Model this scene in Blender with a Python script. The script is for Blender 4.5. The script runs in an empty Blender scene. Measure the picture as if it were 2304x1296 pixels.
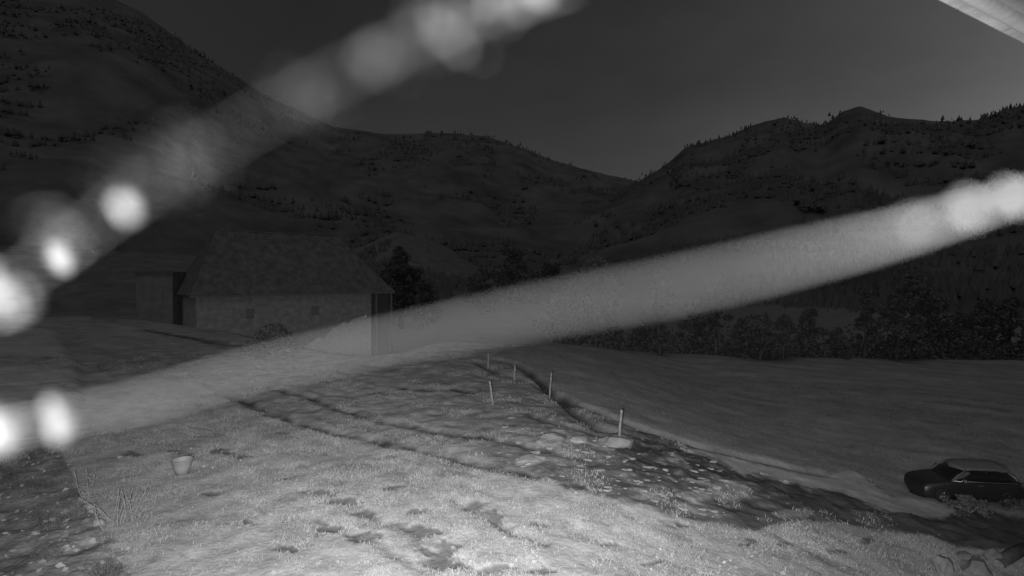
import bpy, bmesh, math, random
import numpy as np
from mathutils import Vector, Matrix, noise as mnoise

random.seed(11)
rng = np.random.default_rng(7)
scn = bpy.context.scene
col = scn.collection
R = math.radians

# ------------------------------------------------------------------ camera
CAM_H, HFX, HORIZON = 6.0, 1152.0, 620.0          # focal length and horizon row measured on the 2304 px wide photograph
PITCH = math.atan((648 - HORIZON) / HFX)
cam_d = bpy.data.cameras.new('camera')
cam_d.sensor_width, cam_d.lens = 36.0, 18.0
cam_d.clip_start, cam_d.clip_end = 0.002, 12000.0
cam_d.dof.use_dof = True
cam_d.dof.focus_distance = 25.0
cam_d.dof.aperture_fstop = 18.0 / 4.0              # a 4 mm wide iris: what hangs at the lens is a wide blur
cam = bpy.data.objects.new('camera', cam_d)
cam.location = (0, 0, CAM_H)
cam.rotation_euler = (math.pi / 2 - PITCH, 0, 0)
col.objects.link(cam)
scn.camera = cam

# ------------------------------------------------------------------ night sky (seen by a monochrome night camera), and an added soft fill lamp
world = bpy.data.worlds.new('World')
scn.world = world
world.use_nodes = True
wn, wl = world.node_tree.nodes, world.node_tree.links
wn.clear()
sky = wn.new('ShaderNodeTexSky')
sky.sky_type = 'NISHITA'
sky.sun_disc = False
SUN_EL, SUN_AZ = 9.0, 70.0
sky.sun_elevation, sky.sun_rotation = R(SUN_EL), R(SUN_AZ)
sky.air_density, sky.dust_density = 1.0, 2.0
bw = wn.new('ShaderNodeRGBToBW')
bg = wn.new('ShaderNodeBackground')
bg.inputs['Strength'].default_value = 0.0160
out = wn.new('ShaderNodeOutputWorld')
gtc = wn.new('ShaderNodeTexCoord'); cmap = wn.new('ShaderNodeMapping'); cmap.inputs['Scale'].default_value = (2.2, 2.2, 5.0)
cno = wn.new('ShaderNodeTexNoise'); cno.inputs['Scale'].default_value = 1.6; cno.inputs['Detail'].default_value = 6
crg = wn.new('ShaderNodeMapRange'); crg.inputs[1].default_value, crg.inputs[2].default_value, crg.inputs[3].default_value, crg.inputs[4].default_value = 0.3, 0.7, 0.84, 1.10
cmu = wn.new('ShaderNodeMath'); cmu.operation = 'MULTIPLY'       # thin cloud, uneven everywhere in the sky
wl.new(gtc.outputs['Generated'], cmap.inputs[0]); wl.new(cmap.outputs[0], cno.inputs['Vector']); wl.new(cno.outputs['Fac'], crg.inputs[0])
wl.new(sky.outputs[0], bw.inputs[0]); wl.new(bw.outputs[0], cmu.inputs[0]); wl.new(crg.outputs[0], cmu.inputs[1]); wl.new(cmu.outputs[0], bg.inputs[0]); wl.new(bg.outputs[0], out.inputs[0])

sun_d = bpy.data.lights.new('soft_fill', 'SUN')
sun_d.energy, sun_d.angle = 0.27, R(60)
sun = bpy.data.objects.new('soft_fill', sun_d)
sun.rotation_euler = (R(90 - 50), 0, R(-25))     # added fill from high behind the camera, lifts the dark hills evenly
sun.location = (0, 0, 60)
col.objects.link(sun)

# the surveillance camera's own infrared lamps: one flood for the yard, two small diodes beside the lens
def spot(name, loc, down, energy, half, blend, radius):
    d = bpy.data.lights.new(name, 'SPOT')
    d.energy, d.spot_size, d.spot_blend, d.shadow_soft_size = energy, R(2 * half), blend, radius
    o = bpy.data.objects.new(name, d)
    o.location = loc
    o.rotation_euler = (math.pi / 2 - R(down), 0, 0)
    col.objects.link(o)
    return o
spot('infrared_flood', (-0.3, 0.05, CAM_H - 0.35), 2, 18200, 61.5, 1.0, 0.02)
for lx, ly, lz, le in ((-0.060, -0.012, -0.012, 0.72), (0.052, 0.004, 0.007, 0.46)):
    d = bpy.data.lights.new('infrared_diode', 'POINT')
    d.energy, d.shadow_soft_size = le, 0.003
    o = bpy.data.objects.new('infrared_diode', d)
    o.location = (lx, ly, CAM_H + lz)
    col.objects.link(o)

scn.view_settings.view_transform = 'Standard'
scn.view_settings.look = 'None'
scn.view_settings.exposure, scn.view_settings.gamma = 0.0, 1.0
scn.view_settings.use_curve_mapping = False
scn.cycles.max_bounces = 5
scn.cycles.use_denoising = True

# ------------------------------------------------------------------ helpers
def tag(o, label=None, cat=None, group=None, kind=None):
    if label: o['label'] = label
    if cat: o['category'] = cat
    if group: o['group'] = group
    if kind: o['kind'] = kind
    return o

def link(name, me, mat=None, parent=None):
    o = bpy.data.objects.new(name, me)
    if mat is not None and not me.materials:
        me.materials.append(mat)
    col.objects.link(o)
    if parent is not None: o.parent = parent
    return o

def empty(name, loc, rz=0.0):
    o = bpy.data.objects.new(name, None)
    o.location = loc; o.rotation_euler = (0, 0, rz)
    o.empty_display_size = 0.2
    col.objects.link(o)
    return o

def copy_tree(o, parent=None):
    c = o.copy(); col.objects.link(c)
    if parent is not None: c.parent = parent
    for ch in list(o.children): copy_tree(ch, c)
    return c

def np_mesh(name, V, F, smooth=True):
    """V (n,3); F (m,3) or (m,4)"""
    me = bpy.data.meshes.new(name)
    V = np.asarray(V, np.float32); F = np.asarray(F, np.int32)
    k = F.shape[1]
    me.vertices.add(len(V)); me.vertices.foreach_set('co', V.ravel())
    me.loops.add(F.size); me.loops.foreach_set('vertex_index', F.ravel())
    me.polygons.add(len(F))
    me.polygons.foreach_set('loop_start', np.arange(0, F.size, k, dtype=np.int32))
    me.polygons.foreach_set('loop_total', np.full(len(F), k, np.int32))
    if smooth: me.polygons.foreach_set('use_smooth', np.ones(len(F), bool))
    me.update(calc_edges=True)
    me.validate()
    return me

def attr(me, name, vals):
    a = me.attributes.new(name, 'FLOAT', 'POINT')
    a.data.foreach_set('value', np.asarray(vals, np.float32))

def bm_mesh(name, bm, smooth=False):
    me = bpy.data.meshes.new(name)
    bm.normal_update()
    bm.to_mesh(me); bm.free()
    if smooth:
        for p in me.polygons: p.use_smooth = True
    return me

def add_box(bm, c, s, rot=None, bevel=0.0):
    r = bmesh.ops.create_cube(bm, size=1.0)
    vs = r['verts']
    M = Matrix.Translation(c) @ (rot.to_4x4() if rot else Matrix.Identity(4)) @ Matrix.Diagonal((*s, 1))
    bmesh.ops.transform(bm, matrix=M, verts=vs)
    if bevel:
        es = list({e for v in vs for e in v.link_edges})
        bmesh.ops.bevel(bm, geom=es, offset=bevel, segments=2, affect='EDGES')

def add_tube(bm, pts, radii, seg=8, caps=True):
    rings = []
    n = len(pts)
    for i, p in enumerate(pts):
        a = Vector(pts[max(0, i - 1)]); b = Vector(pts[min(n - 1, i + 1)])
        t = (b - a).normalized()
        u = t.orthogonal().normalized() if i == 0 else (u - t * u.dot(t)).normalized()
        w = t.cross(u)
        rings.append([bm.verts.new(Vector(p) + (u * math.cos(2 * math.pi * k / seg) + w * math.sin(2 * math.pi * k / seg)) * radii[i]) for k in range(seg)])
    for i in range(n - 1):
        for k in range(seg):
            bm.faces.new((rings[i][k], rings[i][(k + 1) % seg], rings[i + 1][(k + 1) % seg], rings[i + 1][k]))
    if caps:
        bm.faces.new(rings[0][::-1]); bm.faces.new(rings[-1])

# smooth value noise, vectorised
_perm = rng.random((256, 256)).astype(np.float32)
def vnoise(x, y):
    xi = np.floor(x).astype(int); yi = np.floor(y).astype(int)
    fx = x - xi; fy = y - yi
    fx = fx * fx * (3 - 2 * fx); fy = fy * fy * (3 - 2 * fy)
    a = _perm[xi & 255, yi & 255]; b = _perm[(xi + 1) & 255, yi & 255]
    c = _perm[xi & 255, (yi + 1) & 255]; d = _perm[(xi + 1) & 255, (yi + 1) & 255]
    return (a * (1 - fx) + b * fx) * (1 - fy) + (c * (1 - fx) + d * fx) * fy
def fbm(x, y, o=4):
    s = 0; a = 0.5
    for i in range(o):
        s = s + a * (vnoise(x * 2 ** i + 17.3 * i, y * 2 ** i + 5.1 * i) - 0.5); a *= 0.5
    return s                                          # roughly -0.45..0.45
def sstep(a, b, x):
    t = np.clip((x - a) / (b - a), 0, 1); return t * t * (3 - 2 * t)

def grey(v): return (v, v, v, 1)
def material(name, lo, hi, scale=3.0, rough=0.9, bump=0.0, bscale=30.0, detail=6.0, spec=0.2, attr_name=None, attr_val=0.1, speck=None, metallic=0.0, contrast=(0.35, 0.65), translucent=0.0, tone=False):
    m = bpy.data.materials.new(name); m.use_nodes = True
    n, l = m.node_tree.nodes, m.node_tree.links
    b = n['Principled BSDF']
    b.inputs['Roughness'].default_value = rough
    b.inputs['Specular IOR Level'].default_value = spec
    b.inputs['Metallic'].default_value = metallic
    tc = n.new('ShaderNodeTexCoord')
    nz = n.new('ShaderNodeTexNoise'); nz.inputs['Scale'].default_value = scale; nz.inputs['Detail'].default_value = detail
    nz.inputs['Roughness'].default_value = 0.65
    l.new(tc.outputs['Object'], nz.inputs['Vector'])
    cr = n.new('ShaderNodeValToRGB')
    cr.color_ramp.elements[0].position, cr.color_ramp.elements[1].position = contrast
    cr.color_ramp.elements[0].color, cr.color_ramp.elements[1].color = grey(lo), grey(hi)
    l.new(nz.outputs['Fac'], cr.inputs['Fac'])
    c = cr.outputs['Color']
    if speck:                                         # (threshold, value, scale): grit and straw lying in the surface
        n2 = n.new('ShaderNodeTexNoise'); n2.inputs['Scale'].default_value = speck[2]; n2.inputs['Detail'].default_value = 3
        l.new(tc.outputs['Object'], n2.inputs['Vector'])
        r2 = n.new('ShaderNodeValToRGB')
        r2.color_ramp.elements[0].position, r2.color_ramp.elements[1].position = speck[0], speck[0] + 0.08
        l.new(n2.outputs['Fac'], r2.inputs['Fac'])
        mx = n.new('ShaderNodeMix'); mx.data_type = 'RGBA'
        l.new(r2.outputs['Color'], mx.inputs[0]); l.new(c, mx.inputs[6]); mx.inputs[7].default_value = grey(speck[1])
        c = mx.outputs[2]
    if tone:
        t_ = n.new('ShaderNodeAttribute'); t_.attribute_name = 'tone'
        mx = n.new('ShaderNodeMix'); mx.data_type = 'RGBA'; mx.blend_type = 'MULTIPLY'; mx.inputs[0].default_value = 1.0
        l.new(c, mx.inputs[6]); l.new(t_.outputs['Color'], mx.inputs[7]); c = mx.outputs[2]
    if attr_name:
        at = n.new('ShaderNodeAttribute'); at.attribute_name = attr_name
        mx = n.new('ShaderNodeMix'); mx.data_type = 'RGBA'
        l.new(at.outputs['Fac'], mx.inputs[0]); l.new(c, mx.inputs[6]); mx.inputs[7].default_value = grey(attr_val)
        c = mx.outputs[2]
    l.new(c, b.inputs['Base Color'])
    if bump:
        n3 = n.new('ShaderNodeTexNoise'); n3.inputs['Scale'].default_value = bscale; n3.inputs['Detail'].default_value = 5
        l.new(tc.outputs['Object'], n3.inputs['Vector'])
        bp = n.new('ShaderNodeBump'); bp.inputs['Strength'].default_value = 0.8; bp.inputs['Distance'].default_value = bump
        l.new(n3.outputs['Fac'], bp.inputs['Height']); l.new(bp.outputs['Normal'], b.inputs['Normal'])
    if translucent:
        tr = n.new('ShaderNodeBsdfTranslucent'); l.new(c, tr.inputs['Color'])
        ms = n.new('ShaderNodeMixShader'); ms.inputs[0].default_value = translucent
        l.new(b.outputs[0], ms.inputs[1]); l.new(tr.outputs[0], ms.inputs[2])
        l.new(ms.outputs[0], n['Material Output'].inputs['Surface'])
    return m

M = {
 'meadow':  material('pale_winter_turf', 0.80, 1.15, 0.9, bump=0.03, bscale=9, attr_name='wear', attr_val=0.13, speck=(0.66, 1.45, 7.0), tone=True),
 'track':   material('trodden_track', 0.72, 1.2, 1.1, bump=0.04, bscale=6, attr_name='wear', attr_val=0.07, speck=(0.66, 1.3, 4.0), tone=True),
 'mud':     material('wet_mud', 0.6, 1.3, 1.6, bump=0.05, bscale=7, attr_name='wear', attr_val=0.05, speck=(0.68, 1.9, 5.0), tone=True),
 'gravel':  material('gravel', 0.85, 1.15, 3.0, bump=0.02, bscale=25, tone=True),
 'field':   material('dull_grass_field', 0.85, 1.15, 0.6, bump=0.04, bscale=5, attr_name='wear', attr_val=0.04, tone=True),
 'pasture': material('hillside_grass', 0.12, 0.19, 0.12, bump=0.06, bscale=3, attr_name='wear', attr_val=0.06),
 'soil':    material('garden_soil', 0.6, 1.4, 1.7, bump=0.05, bscale=8, speck=(0.66, 1.7, 5.0), tone=True),
 'bank':    material('earth_bank', 0.17, 0.24, 1.2, bump=0.05, bscale=5),
 'grass':   material('dry_grass_blades', 0.30, 0.55, 1.3, translucent=0.3),
 'tuft':    material('pale_tussock', 0.28, 0.5, 3.0, translucent=0.3),
 'leaf':    material('dead_leaf', 0.25, 0.55, 2.0, translucent=0.25),
 'twig':    material('dry_twig', 0.22, 0.36, 8.0),
 'wood':    material('weathered_wood', 0.18, 0.28, 9.0, bump=0.004, bscale=60),
 'dwood':   material('dark_timber', 0.10, 0.17, 7.0, bump=0.004, bscale=40),
 'oldwood': material('old_shutter_wood', 0.13, 0.20, 5.0),
 'bark':    material('bark', 0.05, 0.11, 9.0, bump=0.02, bscale=30),
 'crown':   material('dark_leaves', 0.075, 0.13, 0.8, translucent=0.15),
 'shrub':   material('shrub_leaves', 0.10, 0.20, 1.5, translucent=0.2),
 'stone':   material('pale_stone', 0.24, 0.36, 4.0, bump=0.02, bscale=20),
 'white':   material('whitewash', 0.38, 0.52, 2.0, bump=0.01, bscale=12),
 'plaster': material("grey_plaster", 0.12, 0.17, 1.0, bump=0.01, bscale=12),
 'tiles':   material('old_roof_tiles', 0.07, 0.13, 1.2, bump=0.08, bscale=6),
 'stonewall': material('rubble_stone', 0.16, 0.30, 1.4, bump=0.08, bscale=4, contrast=(0.3, 0.7)),
 'hill':    material('mountain_side', 0.08, 0.165, 0.014, bump=1.5, bscale=0.08, detail=8),
 'hill_dark': material('wooded_hill', 0.10, 0.15, 0.008, bump=1.5, bscale=0.08, detail=8),
 'far_wood': material('far_trees', 0.08, 0.125, 0.02),
 'silk':    material('dusty_silk', 0.38, 0.45, 900.0, translucent=0.3),
 'dew':     material('dusty_bead', 0.7, 0.8, 900.0, translucent=0.2),
 'soffit':  material('painted_soffit', 0.19, 0.25, 3.0, bump=0.002, bscale=60, speck=(0.70, 0.8, 30.0)),
 'paint_dark': material('dark_car_paint', 0.016, 0.022, 4.0, rough=0.35, spec=0.5),
 'car_pale': material('pale_car_parts', 0.11, 0.13, 4.0, rough=0.45, spec=0.4),  # roof, windscreen pillars and mirrors are paler than the body
 'glass':   material('car_glass', 0.01, 0.012, 3.0, rough=0.06, spec=0.9),
 'rubber':  material('tyre_rubber', 0.02, 0.03, 12.0, rough=0.8),
 'metal':   material('wheel_metal', 0.35, 0.45, 6.0, rough=0.35, metallic=0.9),
 'lens':    material('lamp_lens', 0.6, 0.7, 6.0, rough=0.1, spec=0.8),
 'plastic': material('pale_plastic', 0.27, 0.31, 3.0, rough=0.5, spec=0.4),
 'dark_in': material('dark_inside', 0.03, 0.05, 3.0),
}

# ------------------------------------------------------------------ the lie of the land
def base_z(x, y):
    x = np.asarray(x, float); y = np.asarray(y, float)
    z = -2.6 * sstep(0, 18, x) * sstep(4, 13, y)
    z = z + 0.03 * np.maximum(0, -x - 14) * sstep(10, 30, y)
    px = 1152 + 1152 * x / np.maximum(y, 0.5)        # the yard ends in a crest; behind it the land falls to the barn
    dc = np.interp(px, [-400, 180, 330, 450, 560, 650, 760, 835, 900, 1000, 1100], [62, 62, 58, 52, 46, 40.5, 37, 36.5, 38, 45, 60])
    z = z - 7.0 * sstep(0, 26, y - dc) * (1 - sstep(900, 1120, px)) * (y > 5)
    return z

cp, sp = math.cos(PITCH), math.sin(PITCH)
def pix_dir(px, py):
    cx, cz = (px - 1152) / HFX, -(py - 648) / HFX
    return np.array([cx, cp + cz * sp, -sp + cz * cp])
def to_pix(x, y, z):
    dz = z - CAM_H
    f = y * cp - dz * sp; u = y * sp + dz * cp
    f = np.maximum(f, 1e-3)
    return 1152 + HFX * x / f, 648 - HFX * u / f
def at(px, py, zoff=0.0, far=400.0):
    """the point of the ground that is seen at a pixel of the photograph"""
    d = pix_dir(px, py)
    t0, t = 3.0, 3.0
    while t < far:
        p = d * t
        if CAM_H + p[2] < base_z(p[0], p[1]) + zoff: break
        t0, t = t, t * 1.01
    for _ in range(30):
        m = 0.5 * (t0 + t); p = d * m
        if CAM_H + p[2] < base_z(p[0], p[1]) + zoff: t = m
        else: t0 = m
    p = d * t
    return np.array([p[0], p[1], CAM_H + p[2]])
def line(pts): return np.array([at(*p)[:2] for p in pts])
def seg_dist(X, Y, L):
    d = np.full(X.shape, 1e9)
    for (a, b) in zip(L[:-1], L[1:]):
        ab = b - a; t = np.clip(((X - a[0]) * ab[0] + (Y - a[1]) * ab[1]) / (ab @ ab), 0, 1)
        d = np.minimum(d, np.hypot(X - a[0] - t * ab[0], Y - a[1] - t * ab[1]))
    return d
def inside(X, Y, P):
    P = np.asarray(P, float); r = np.zeros(X.shape, bool); n = len(P)
    for i in range(n):
        x1, y1 = P[i]; x2, y2 = P[(i + 1) % n]
        if y1 == y2: continue
        c = ((y1 > Y) != (y2 > Y)) & (X < (x2 - x1) * (Y - y1) / (y2 - y1) + x1)
        r ^= c
    return r

DITCH_A = line([(1065,811),(1083,819),(1125,837),(1162,847),(1208,866),(1241,880),(1262,898),(1287,917),(1310,937),(1329,951),(1347,961),(1373,966)])
DITCH_B = line([(1102,804),(1153,816),(1185,831),(1222,862),(1241,880),(1262,886),(1289,903),(1333,917),(1361,930),(1403,945),(1462,967),(1521,986),(1570,1000),(1619,1011),(1659,1021),(1700,1032),(1770,1050),(1800,1059),(1853,1066)])
RUTS = [(line([(470,884),(520,890),(560,905),(600,925),(650,942),(700,958),(760,975),(850,990),(960,1012),(1080,1042),(1200,1066)]), 0.30, 0.95),
        (line([(600,868),(640,880),(700,895),(740,912),(800,930),(870,948),(980,968),(1120,985),(1240,1010)]), 0.26, 0.7),
        (line([(905,872),(960,877),(1010,873),(1065,882)]), 0.30, 1.0),
        (line([(330,742),(420,758),(480,770),(545,779)]), 0.5, 0.9),
        (line([(1180,930),(1230,948),(1300,962),(1380,985)]), 0.2, 0.9),
        (line([(690,1102),(790,1135),(900,1185),(1000,1240),(1110,1290)]), 0.22, 0.45),
        (line([(1020,1122),(1090,1155),(1150,1190),(1230,1220)]), 0.16, 0.5),
        (line([(700,1165),(780,1195),(860,1230),(940,1275)]), 0.2, 0.4)]
CREST = [(300,840),(430,862),(560,908),(650,946),(740,976),(830,990),(1000,1020),(1100,1047),(1200,1074),(1300,1100),(1400,1132),(1500,1154),(1560,1172),(1700,1194),(1790,1172),(1900,1178),(2000,1194),(2090,1208),(2160,1234),(2304,1240),(2800,1300)]
BARE = [(735,1112,28,8),(775,1130,40,9),(815,1152,36,9),(750,1190,34,9),(830,1215,40,14),(1065,1140,26,14),(1110,1165,34,12),(1140,1185,26,9),(985,1238,55,15),(1010,1262,60,14),(930,1180,34,8),(965,1195,30,8),(945,1150,24,6),(500,1018,30,7),(545,1030,18,7),(405,1020,26,5),(640,1076,14,5),(1215,1174,20,4),(640,1230,34,8),(1120,1275,40,10),(1380,1215,26,5),(1690,1218,16,8),(1760,1225,20,6),(1960,1215,18,8),(1530,1175,30,7),(880,1100,20,5),(1290,1090,40,8),(560,1170,18,5),(470,1110,22,5),(300,1020,26,5),(1220,1280,30,8),(1480,1260,26,5),(1890,1236,24,6)]
PALE = [(1195,1032,36,12),(1640,1105,60,22),(1570,1115,40,14),(1780,1158,48,12),(1385,992,38,11),(1240,990,30,10),(1300,990,26,8)]

NA, NR1, NR2 = 760, 430, 80
az = np.radians(np.linspace(-72, 72, NA))
rr = np.concatenate([5.0 * np.exp(np.linspace(0, math.log(70 / 5.0), NR1)), 70 * np.exp(np.linspace(0, math.log(4500 / 70), NR2 + 1))[1:]])
RR, AZ = np.meshgrid(rr, az, indexing='ij')
GX, GY = RR * np.sin(AZ), RR * np.cos(AZ)
B0 = base_z(GX, GY)
PX, PY = to_pix(GX, GY, B0)
jit = np.clip(14.0 / RR, 0.1, 1.2)
JX = PX + 46 * jit * fbm(GX * 1.3, GY * 1.3, 4); JY = PY + 26 * jit * fbm(GX * 1.3 + 40, GY * 1.3 + 9, 4)
crest = np.array(CREST, float)
crest_y = np.interp(JX, crest[:, 0], crest[:, 1])
near = GY < 60
Z_FIELD_P = [(1102,800),(1153,814),(1185,829),(1241,879),(1289,903),(1361,930),(1403,945),(1462,967),(1570,1000),(1659,1021),(1700,1032),(1770,1050),(1853,1066),(1924,1062),(1975,1094),(2010,1118),(2060,1121),(2130,1123),(2230,1150),(2320,1165),(4000,1350),(4000,640),(1500,640),(1250,768),(1160,785)]
Z_GRAVEL_P = [(1535,1004),(1600,1011),(1660,1025),(1705,1040),(1770,1058),(1853,1071),(1900,1062),(1924,1065),(1969,1094),(2007,1118),(2060,1121),(2130,1123),(2150,1145),(2127,1163),(2071,1161),(2028,1155),(1980,1145),(1953,1134),(1900,1108),(1827,1100),(1759,1080),(1710,1066),(1665,1062),(1619,1034),(1570,1021)]
Z_MUD_P = [(1380,990),(1480,985),(1535,1008),(1570,1021),(1619,1034),(1665,1062),(1710,1066),(1759,1080),(1827,1100),(1900,1108),(1953,1134),(2028,1155),(2127,1163),(2230,1150),(2320,1165),(3600,1330),(3600,1400),(2304,1235),(2207,1212),(2167,1217),(2127,1206),(2087,1182),(2025,1166),(1964,1153),(1900,1146),(1813,1132),(1786,1118),(1700,1116),(1662,1090),(1560,1082),(1470,1072),(1400,1040)]
def classify(JX, JY):
    cy = np.interp(JX, crest[:, 0], crest[:, 1])
    sx = np.interp(JY, [960, 1010, 1120, 1190, 1296, 1700], [120, 137, 190, 225, 276, 430])
    zone = np.zeros(GX.shape, int)                   # 0 pasture, 1 track, 2 meadow, 3 soil, 4 field, 5 gravel, 6 mud
    zone[near & (JY < cy) & (JY > 770 + 40 * (JX < 300))] = 1
    zone[near & inside(JX, JY, Z_FIELD_P)] = 4
    zone[near & inside(JX, JY, Z_MUD_P)] = 6
    zone[near & inside(JX, JY, Z_GRAVEL_P)] = 5
    zone[near & (JY >= cy) & (zone != 6)] = 2
    zone[near & (JY > 985) & (JX < sx)] = 3
    return zone
zone = classify(JX, JY)
ALB = np.array([0.19, 0.34, 0.395, 0.25, 0.26, 0.38, 0.07])
def albedo(z): return np.where(z == 1, np.interp(JX, [100, 420, 700, 1000, 1250, 1600], [0.26, 0.30, 0.40, 0.33, 0.22, 0.12]), np.where((z == 0) & near & (JX < 700), 0.30, ALB[z]))
tone = np.zeros(GX.shape)
for k in range(7):                                   # ragged, interwoven edges between the kinds of ground
    f = 1.1 + 0.55 * k
    tone += albedo(classify(PX + 60 * jit * fbm(GX * f + 9 * k, GY * f, 4), PY + 34 * jit * fbm(GX * f + 33, GY * f + 7 * k, 4))) / 7
# relief
wear = np.zeros(GX.shape)
for (px, py, a, b) in BARE:
    q = ((JX - px) / a) ** 2 + ((JY - py) / b) ** 2
    wear = np.maximum(wear, (1 - sstep(0.5, 1.3, q + 2.6 * fbm(GX * 2.6 + px, GY * 3.4, 3) + 3.2 * fbm(GX * 9 + px, GY * 9, 3))) * (0.85 + 0.5 * fbm(GX * 6, GY * 6 + px, 2)))
pale = np.zeros(GX.shape)
for (px, py, a, b) in PALE:
    q = ((JX - px) / a) ** 2 + ((JY - py) / b) ** 2
    pale = np.maximum(pale, 1 - sstep(0.6, 1.3, q))
DX, DY = GX + 0.35 * fbm(GX * 0.9, GY * 0.9), GY + 0.35 * fbm(GX * 0.9 + 70, GY * 0.9)
GZ = B0.copy()
fade = np.clip(1.2 - RR / 120, 0.15, 1)
GZ += 0.22 * fbm(GX * 0.35, GY * 0.35, 3) * np.clip(RR / 12, 0, 1) * fade
GZ += np.where(zone == 2, 0.10, np.where(zone == 1, 0.16, np.where(zone == 6, 0.32, np.where(zone == 3, 0.22, 0.05)))) * fbm(GX * 1.9, GY * 1.9, 4) * fade
GZ -= 0.04 * wear
for Dl, dep, w in ((DITCH_A, 0.38, 0.28), (DITCH_B, 0.42, 0.30)):
    dd = seg_dist(DX, DY, Dl); k = np.exp(-(dd / w) ** 2); GZ -= dep * k
    wear = np.maximum(wear, np.clip(1.25 * k, 0, 1))
for L, w, q in RUTS:
    dd = seg_dist(DX, DY, L); k = np.exp(-(dd / w) ** 2); GZ -= 0.13 * q * k
    wear = np.maximum(wear, np.clip((0.85 * q + 1.9 * fbm(GX * 2.6, GY * 2.6, 4)) * k, 0, 1))
# wheel streaks: the turf is worn in long bands that follow the way vehicles turn in from the left
sd = at(1500, 1150)[:2] - at(430, 862)[:2]; sd = sd / np.linalg.norm(sd)
SU, SV = GX * sd[0] + GY * sd[1], -GX * sd[1] + GY * sd[0]
streak = fbm(SU * 0.16 + 3, SV * 1.1 + 8, 5) + 0.5 * fbm(SU * 1.2, SV * 3.0, 4)
scuff = sstep(0.17, 0.36, streak + 0.35 * fbm(GX * 3.3, GY * 3.3, 4)) * near * ((zone == 2) | (zone == 1))
wear = np.maximum(wear, 0.55 * scuff)
tone = tone * (1 + 0.55 * streak * near)
wear = np.where((zone == 1) & near, np.maximum(wear, sstep(0.06, 0.24, fbm(GX * 0.9 + 3, GY * 1.4 + 8, 5)) * sstep(1050, 1300, JX) * 0.8), wear)
wear *= (1 - pale)
clod = sstep(0.02, 0.18, fbm(GX * 2.3 + 60, GY * 4.2 + 11, 5) + 0.5 * fbm(GX * 0.7, GY * 0.9 + 31, 2)) * sstep(1080, 1250, JX) * (1 - sstep(1680, 1800, JX)) * ((zone == 1) | (zone == 6))
tone = np.clip(tone + 0.13 * clod + 0.14 * pale, 0.03, 0.6)
GZ += 0.05 * pale
terr = inside(JX, JY, [(-900, 735), (60, 738), (128, 745), (150, 790), (176, 845), (182, 905), (120, 940), (-900, 960)]).astype(float) * near
for _ in range(5):                                   # a low terrace of paler turf at the left
    terr[1:-1, 1:-1] = (terr[1:-1, 1:-1] + terr[:-2, 1:-1] + terr[2:, 1:-1] + terr[1:-1, :-2] + terr[1:-1, 2:]) / 5
GZ += 0.25 * terr; tone = tone + 0.10 * terr
ht = {}
def ground_z(x, y):
    a = math.atan2(x, y); r = math.hypot(x, y)
    j = int(np.clip(round((a - az[0]) / (az[1] - az[0])), 0, NA - 1)); i = int(np.clip(np.searchsorted(rr, r), 0, len(rr) - 1))
    return float(GZ[i, j])
def put(px, py):
    """a spot on the finished ground for something whose foot shows at this pixel"""
    p = at(px, py)
    return Vector((p[0], p[1], ground_z(p[0], p[1])))

idx = np.arange(GX.size).reshape(GX.shape)
quads = np.stack([idx[:-1, :-1], idx[:-1, 1:], idx[1:, 1:], idx[1:, :-1]], -1).reshape(-1, 4)
zq = zone[:-1, :-1].reshape(-1)
VV = np.stack([GX, GY, GZ], -1).reshape(-1, 3)
WW = wear.reshape(-1); TT = tone.reshape(-1)
for k, (nm, mt) in enumerate([('hillside_pasture', 'field'), ('track', 'track'), ('meadow_ground', 'meadow'), ('garden_soil', 'soil'), ('field', 'field'), ('gravel_path', 'gravel'), ('mud_strip', 'mud')]):
    q = quads[zq == k]
    u, inv = np.unique(q, return_inverse=True)
    me = np_mesh(nm, VV[u], inv.reshape(-1, 4)[:, ::-1])
    attr(me, 'wear', WW[u]); attr(me, 'tone', TT[u])
    tag(link(nm, me, M[mt]), kind='structure')

# ------------------------------------------------------------------ mountains
def ridge(name, pts, D, D0, mat, seed, rough=0.05, back=1.4, power=1.15, rows=46, cols=420):
    pts = np.array(pts, float)
    px = np.linspace(pts[0, 0], pts[-1, 0], cols)
    py = np.interp(px, pts[:, 0], pts[:, 1])
    a = np.arctan((px - 1152) / HFX)
    zc = np.array([CAM_H + D * pix_dir(x, y)[2] / math.hypot(*pix_dir(x, y)[:2]) for x, y in zip(px, py)])
    V = np.zeros((rows, cols, 3))
    for i in range(rows):
        t = i / (rows - 11)
        if t <= 1: r = D0 + (D - D0) * t; h = t ** power
        else: r = D + D * (back - 1) * (i - (rows - 11)) / 10; h = 1 - ((i - (rows - 11)) / 10) ** 1.3
        X, Y = r * np.sin(a), r * np.cos(a)
        n = fbm(X * 7 / D + seed, Y * 7 / D + seed, 6)
        n2 = fbm(X * 60 / D + seed, Y * 60 / D, 3)
        n = 0.65 * n + 0.35 * (0.16 - np.abs(fbm(X * 9 / D + seed * 2, Y * 9 / D, 6)))
        w = math.sin(min(t, 1) * math.pi) if t <= 1 else 0.3
        Z = -11 + (zc + 11) * h + (D * rough * 2.2) * n * w + D * 0.004 * n2 * min(1, t * 3)
        V[i] = np.stack([X, Y, np.maximum(Z, -11)], -1)
    ids = np.arange(rows * cols).reshape(rows, cols)
    q = np.stack([ids[:-1, :-1], ids[:-1, 1:], ids[1:, 1:], ids[1:, :-1]], -1).reshape(-1, 4)
    o = link(name, np_mesh(name, V.reshape(-1, 3), q), M[mat])
    tag(o, kind='structure')
    return V
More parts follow.
